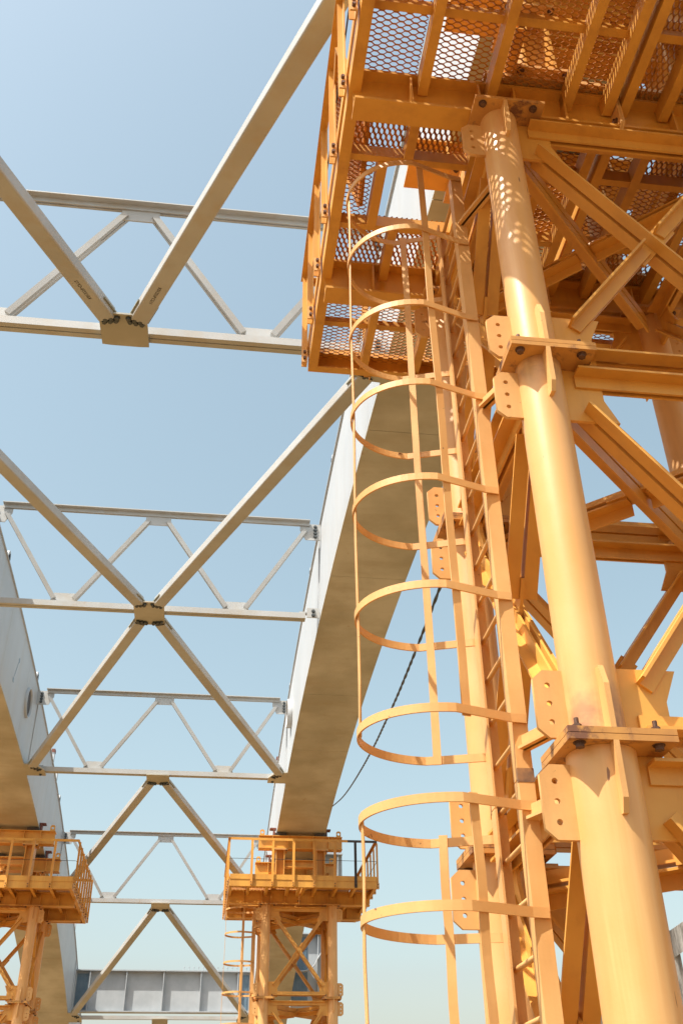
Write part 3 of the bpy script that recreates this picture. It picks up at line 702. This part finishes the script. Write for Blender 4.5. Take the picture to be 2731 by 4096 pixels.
def make_saddle(origin, label):
    """two bolted trestle frames that carry the rib above the platform"""
    ox, oy, oz = origin; r = thing('saddle_frame', label, 'trestle', (ox, oy, oz+0.9), 'trestles under the ribs')
    X, Y, Z = Vector((1, 0, 0)), Vector((0, 1, 0)), Vector((0, 0, 1)); c = SX/2
    for yy in (0.05, SY-0.05):
        top = min(zb(oy+yy-0.25), zb(oy+yy+0.25))-oz-0.9-0.16
        bz0 = 0.0
        b = MB(); b.box(c-2.0, c+2.0, yy-0.3, yy+0.3, -0.05, 0.02); ob('sill_plate', b, MYH, r)
        for s in (-1, 1):
            xc = c+s*1.14
            b = MB(); ibeam(b, (xc, yy, 0.08), (xc, yy, top-0.78), X, Y, 0.5, 0.66, 0.05, 0.06)
            b2 = MB(); b2.v = [(x-0.25, y, z) for x, y, z in b.v]; b2.f = b.f; b2.sm = b.sm
            p = ob('post', b2, MY, r)
            for zz in (0.05, top-0.76):
                b = MB(); b.box(xc-0.42, xc+0.42, yy-0.42, yy+0.42, zz-0.028, zz+0.028); fp = ob('end_plate', b, MYH, p)
                for bx in (-0.34, 0.34): ob('bolt', bolt_y, MBT, fp, (xc+bx, yy-0.36, zz-0.028), RDOWN)
            b = MB(); b.box(xc-0.33, xc+0.33, yy-0.32, yy+0.32, top, top+0.17); ob('bearing_pad', b, MDK, r)
        b = MB(); channel(b, (c-2.37, yy-0.2, top-0.72), (c+2.37, yy-0.2, top-0.72), Z, Y*-1, 0.72, 0.2, 0.04); b.box(c-2.37, c+2.37, yy-0.198, yy+0.2, top-0.72, top-0.68); b.box(c-2.37, c+2.37, yy-0.198, yy+0.2, top-0.04, top)
        hb = ob('head_beam', b, MY, r)
        for x in (c-1.6, c-0.7, c+0.7, c+1.6):
            b = MB(); b.box(x-0.02, x+0.02, yy-0.39, yy-0.2, top-0.68, top-0.04); ob('web_stiffener', b, MY, hb)
        lm = cached('liftlug', lambda: plate_mesh('lifting_lug', [(-0.13, 0), (0.13, 0), (0.13, 0.3), (0.06, 0.36), (-0.06, 0.36), (-0.13, 0.3)], [(0, 0.2, 0.075)], 0.05))
        for s in (-1, 1): ob('lifting_lug', lm, MY, hb, (c+s*2.18, yy-0.2, top), (math.pi/2, 0, 0))
        zm = (top-0.76)*0.55
        b = MB(); ibeam(b, (c-0.86, yy, zm), (c+0.86, yy, zm), Z, Y, 0.42, 0.4); ob('cross_beam', b, MY, r)
        for s in (-1, 1):
            b = MB(); b.box(*sorted((c+s*1.45, c+s*1.55)), yy-0.05, yy+0.35, top, top+0.45); b.box(*sorted((c+s*1.38, c+s*1.75)), yy-0.05, yy+0.35, top+0.452, top+0.52); ob('side_stop', b, MRB, r)
    for s in (-1, 1):   # spreaders between the trestles
        b = MB(); channel(b, (c+s*1.55, 0.5, 0.55), (c+s*1.55, SY-0.5, 0.55), Z, X*s, 0.5, 0.16); ob('spreader', b, MY, r)
        b = MB(); channel(b, (c+s*1.55, -0.9, 0.05), (c+s*1.55, SY+0.9, 0.05), Z, X*s, 0.28, 0.16); ob('spreader', b, MY, r)
    return r

def make_ladder(origin, label, zlow, hoops, lx=-0.365, zt=0.12, rung0=-10.73):
    """caged ladder on the left side; local x<0 is outward"""
    ox, oy, oz = origin; r = thing('caged_ladder', label, 'ladder', (ox, oy, oz), 'caged ladders')
    y0, y1 = 1.025, 2.10; yc = (y0+y1)/2; zj = -9.17; RG = 0.5095
    def rail(y, za, zc, sg):
        b = MB(); angle_bar(b, (lx-0.09, y, za), (lx-0.09, y, zc), (1, 0, 0), (0, sg, 0), 0.16, 0.024); return b
    for y, sg in ((y0, 1), (y1, -1)):
        ob('ladder_rail', rail(y, zj+0.006, zt, sg), MYH, r); ob('ladder_rail', rail(y, zlow, zj-0.006, sg), MYH, r)
        b = MB(); b.box(lx-0.095, lx+0.075, *sorted((y-sg*0.004, y+sg*0.03)), zj-0.03, zj+0.11); ob('scorched_splice', b, MSC, r)
    rm = cached('rung', lambda: MB().cyl((0, y0+0.004, 0), (0, y1-0.004, 0), 0.028, seg=10).mesh('rung'))
    zz = rung0
    while zz > zlow: zz -= RG
    zz += RG
    while zz < zt-0.1:
        ob('rung', rm, MYH, r, (lx, 0, zz)); zz += RG
    cx, ax, ay = lx-0.72, 0.87, 0.76
    def hoop_pts():
        pts = [(lx+0.055, y0-0.013, 0), (lx-0.11, y0-0.033, 0)]
        for i in range(33):
            a = math.radians(-90-i*180/32); pts.append((cx+ax*math.cos(a), yc+ay*math.sin(a), 0))
        pts += [(lx-0.11, y1+0.033, 0), (lx+0.055, y1+0.013, 0)]
        return pts
    hm = cached(('hoop', lx), lambda: MB().ribbon(hoop_pts(), (0, 0, 0.046), 0.021).mesh('cage_hoop'))
    for hz in hoops:
        ob('cage_hoop', hm, MYH, r, (0, 0, hz), (random.uniform(-0.010, 0.010), random.uniform(-0.012, 0.012), 0))
    up_h = [h for h in hoops if h > zj]; lo_h = [h for h in hoops if h < zj]
    wm = cached('weld', lambda: MB().box(-0.055, 0.055, -0.014, 0.014, -0.058, 0.058).mesh('weld_bead'))
    for hs_ in (up_h, lo_h):
        if not hs_: continue
        a, c = min(hs_)-0.05, max(hs_)+0.05
        for ki, (px, py, wv) in enumerate(((cx+0.12, yc-ay+0.058, (0.045, 0.011, 0)), (cx-ax+0.0225, yc, (0, 0.046, 0)), (cx+0.12, yc+ay-0.058, (0.045, -0.011, 0)))):
            n = 14; f1, f2 = random.uniform(0.6, 1.2), random.uniform(0.6, 1.2)
            pts = [(px+0.006*math.sin(i*f1), py+0.005*math.sin(i*f2+1), a+(c-a)*i/n) for i in range(n+1)]
            ob('cage_strap', MB().ribbon(pts, wv, 0.02), MYH, r)
    # stand-off brackets to the tower columns
    for hz in (-8.80, -9.50, -4.35, -0.9):
        for y, tx in ((y0, 0.28), (y1, SY-0.28)):
            if hz < zlow: continue
            b = MB(); b.bar((lx, y, hz), (-0.06, tx, hz), 0.03, 0.15); b.bar((lx, y, hz-0.06), (-0.06, tx, hz-0.06), 0.14, 0.03); ob('stand_off_bracket', b, MYH, r)
    return r

TN = (3.415, 8.221, 12.46); TF = (3.243, 57.235, 12.74); TL = (-9.111-SX, 57.395, 12.451)
make_tower(TN, 'large yellow tubular tower in the right foreground with bolted column joints', GZ, True)
make_platform(TN, 'large yellow platform overhead at upper right, seen from below through expanded mesh', True)
make_saddle(TN, 'yellow steel trestle above the large overhead platform, seen through its mesh')
HOOPS = [0.06, -1.36, -2.86, -4.24, -5.69, -7.11, -8.55, -9.43, -10.43, -11.85]
make_ladder(TN, 'caged yellow ladder up the left side of the foreground tower', -14.5, HOOPS)
make_tower(TF, 'distant yellow tower with X bracing below the lower centre platform', GZ)
make_platform(TF, 'distant yellow railed platform at lower centre with two dark railing members', burnt=True)
make_saddle(TF, 'yellow trestle carrying the right rib on the distant centre platform')
make_ladder(TF, 'small caged yellow ladder on the left of the distant centre tower', -14.5, [0.1, -1.18, -2.68, -4.19, -5.69, -7.1, -8.5, -9.4, -10.5, -11.9], -0.55)
make_tower(TL, 'distant yellow tower at the lower left edge, partly out of the picture', GZ)
make_platform(TL, 'distant yellow railed platform at the lower left edge')
make_saddle(TL, 'yellow trestle carrying the left rib at the lower left edge')

# ------------------------------------------------------------------ mesh gate leaning on the near platform railing
gt = thing('mesh_gate', 'yellow expanded mesh hatch gate leaning above the ladder opening', 'gate', (TN[0]-1.75, TN[1]+0.55, TN[2]+0.86), rot=(0, math.radians(-16), math.radians(-4)))
me = grating(-0.0, 1.55, 0.0, 1.75, 0.0, True).mesh('mesh_panel'); me.transform(Matrix.Rotation(math.radians(90), 4, 'Y')); me.transform(Matrix.Translation((0, 0, 1.6)))
ob('mesh_panel', me, MYG, gt)
for p0, p1 in (((0, 0, 0.03), (0, 1.75, 0.03)), ((0, 0, 1.62), (0, 1.75, 1.62)), ((0, 0, 0), (0, 0, 1.65)), ((0, 1.75, 0), (0, 1.75, 1.65))):
    b = MB(); b.bar(p0, p1, 0.05, 0.09, (1, 0, 0)); ob('frame_bar', b, MY, gt)

# ------------------------------------------------------------------ black twisted cable from the tower to the rib
CP = [Vector(q) for q in ((3.35, 12.38, 7.85), (3.41, 13.17, 7.98), (3.57, 15.31, 8.28), (3.74, 17.58, 8.62), (3.96, 20.42, 9.10), (4.18, 23.36, 9.65), (4.42, 26.42, 10.27),
                           (4.78, 31.24, 11.32), (5.29, 37.91, 12.91), (5.78, 44.38, 14.58), (6.46, 53.3, 17.08))]
A_ = CP[0].copy(); ctr = []
for i in range(len(CP)-1):
    p0, p1, p2, p3 = CP[max(i-1, 0)], CP[i], CP[i+1], CP[min(i+2, len(CP)-1)]
    n = max(4, int((p2-p1).length/0.12))
    for k in range(n):
        t = k/n; ctr.append(0.5*((2*p1)+(p2-p0)*t+(2*p0-5*p1+4*p2-p3)*t*t+(3*p1-p0-3*p2+p3)*t**3))
ctr.append(CP[-1])
cab = thing('power_cable', 'black twisted cable slung from the foreground tower to the right rib', 'cable', A_)
for ph in (0, math.pi):
    b = MB(); pts = []
    for i, c in enumerate(ctr):
        a = ph+i*0.75; pts.append(c-A_+Vector((math.cos(a), 0, math.sin(a)))*0.011)
    b.tube(pts, 0.019, 6); ob('strand', b, MBLK, cab)

# ------------------------------------------------------------------ weathered timber frame at the right edge
tf = thing('timber_frame', 'weathered grey timber frame behind the tower column at lower right', 'timber frame', (7.6, 18.0, GZ))
tz = 3.68-GZ
for x in (0.52, -1.0):
    b = MB(); b.box(x-0.16, x+0.16, -0.16, 0.16, 0, tz); ob('post', b, MWD, tf)
b = MB(); b.bar((0.46, -0.21, tz-0.28), (2.9, -0.21, tz+1.1), 0.1, 0.38); ob('brace_board', b, MWD, tf)
b = MB(); b.bar((-1.4, 0.215, 2.2), (3.0, 0.215, 2.2), 0.1, 0.36); ob('rail_board', b, MWD, tf)

# ------------------------------------------------------------------ survey units to metres
for me in bpy.data.meshes: me.transform(Matrix.Scale(K, 4))
for o in bpy.data.objects:
    if o.type in ('MESH', 'EMPTY'): o.location = o.location*K
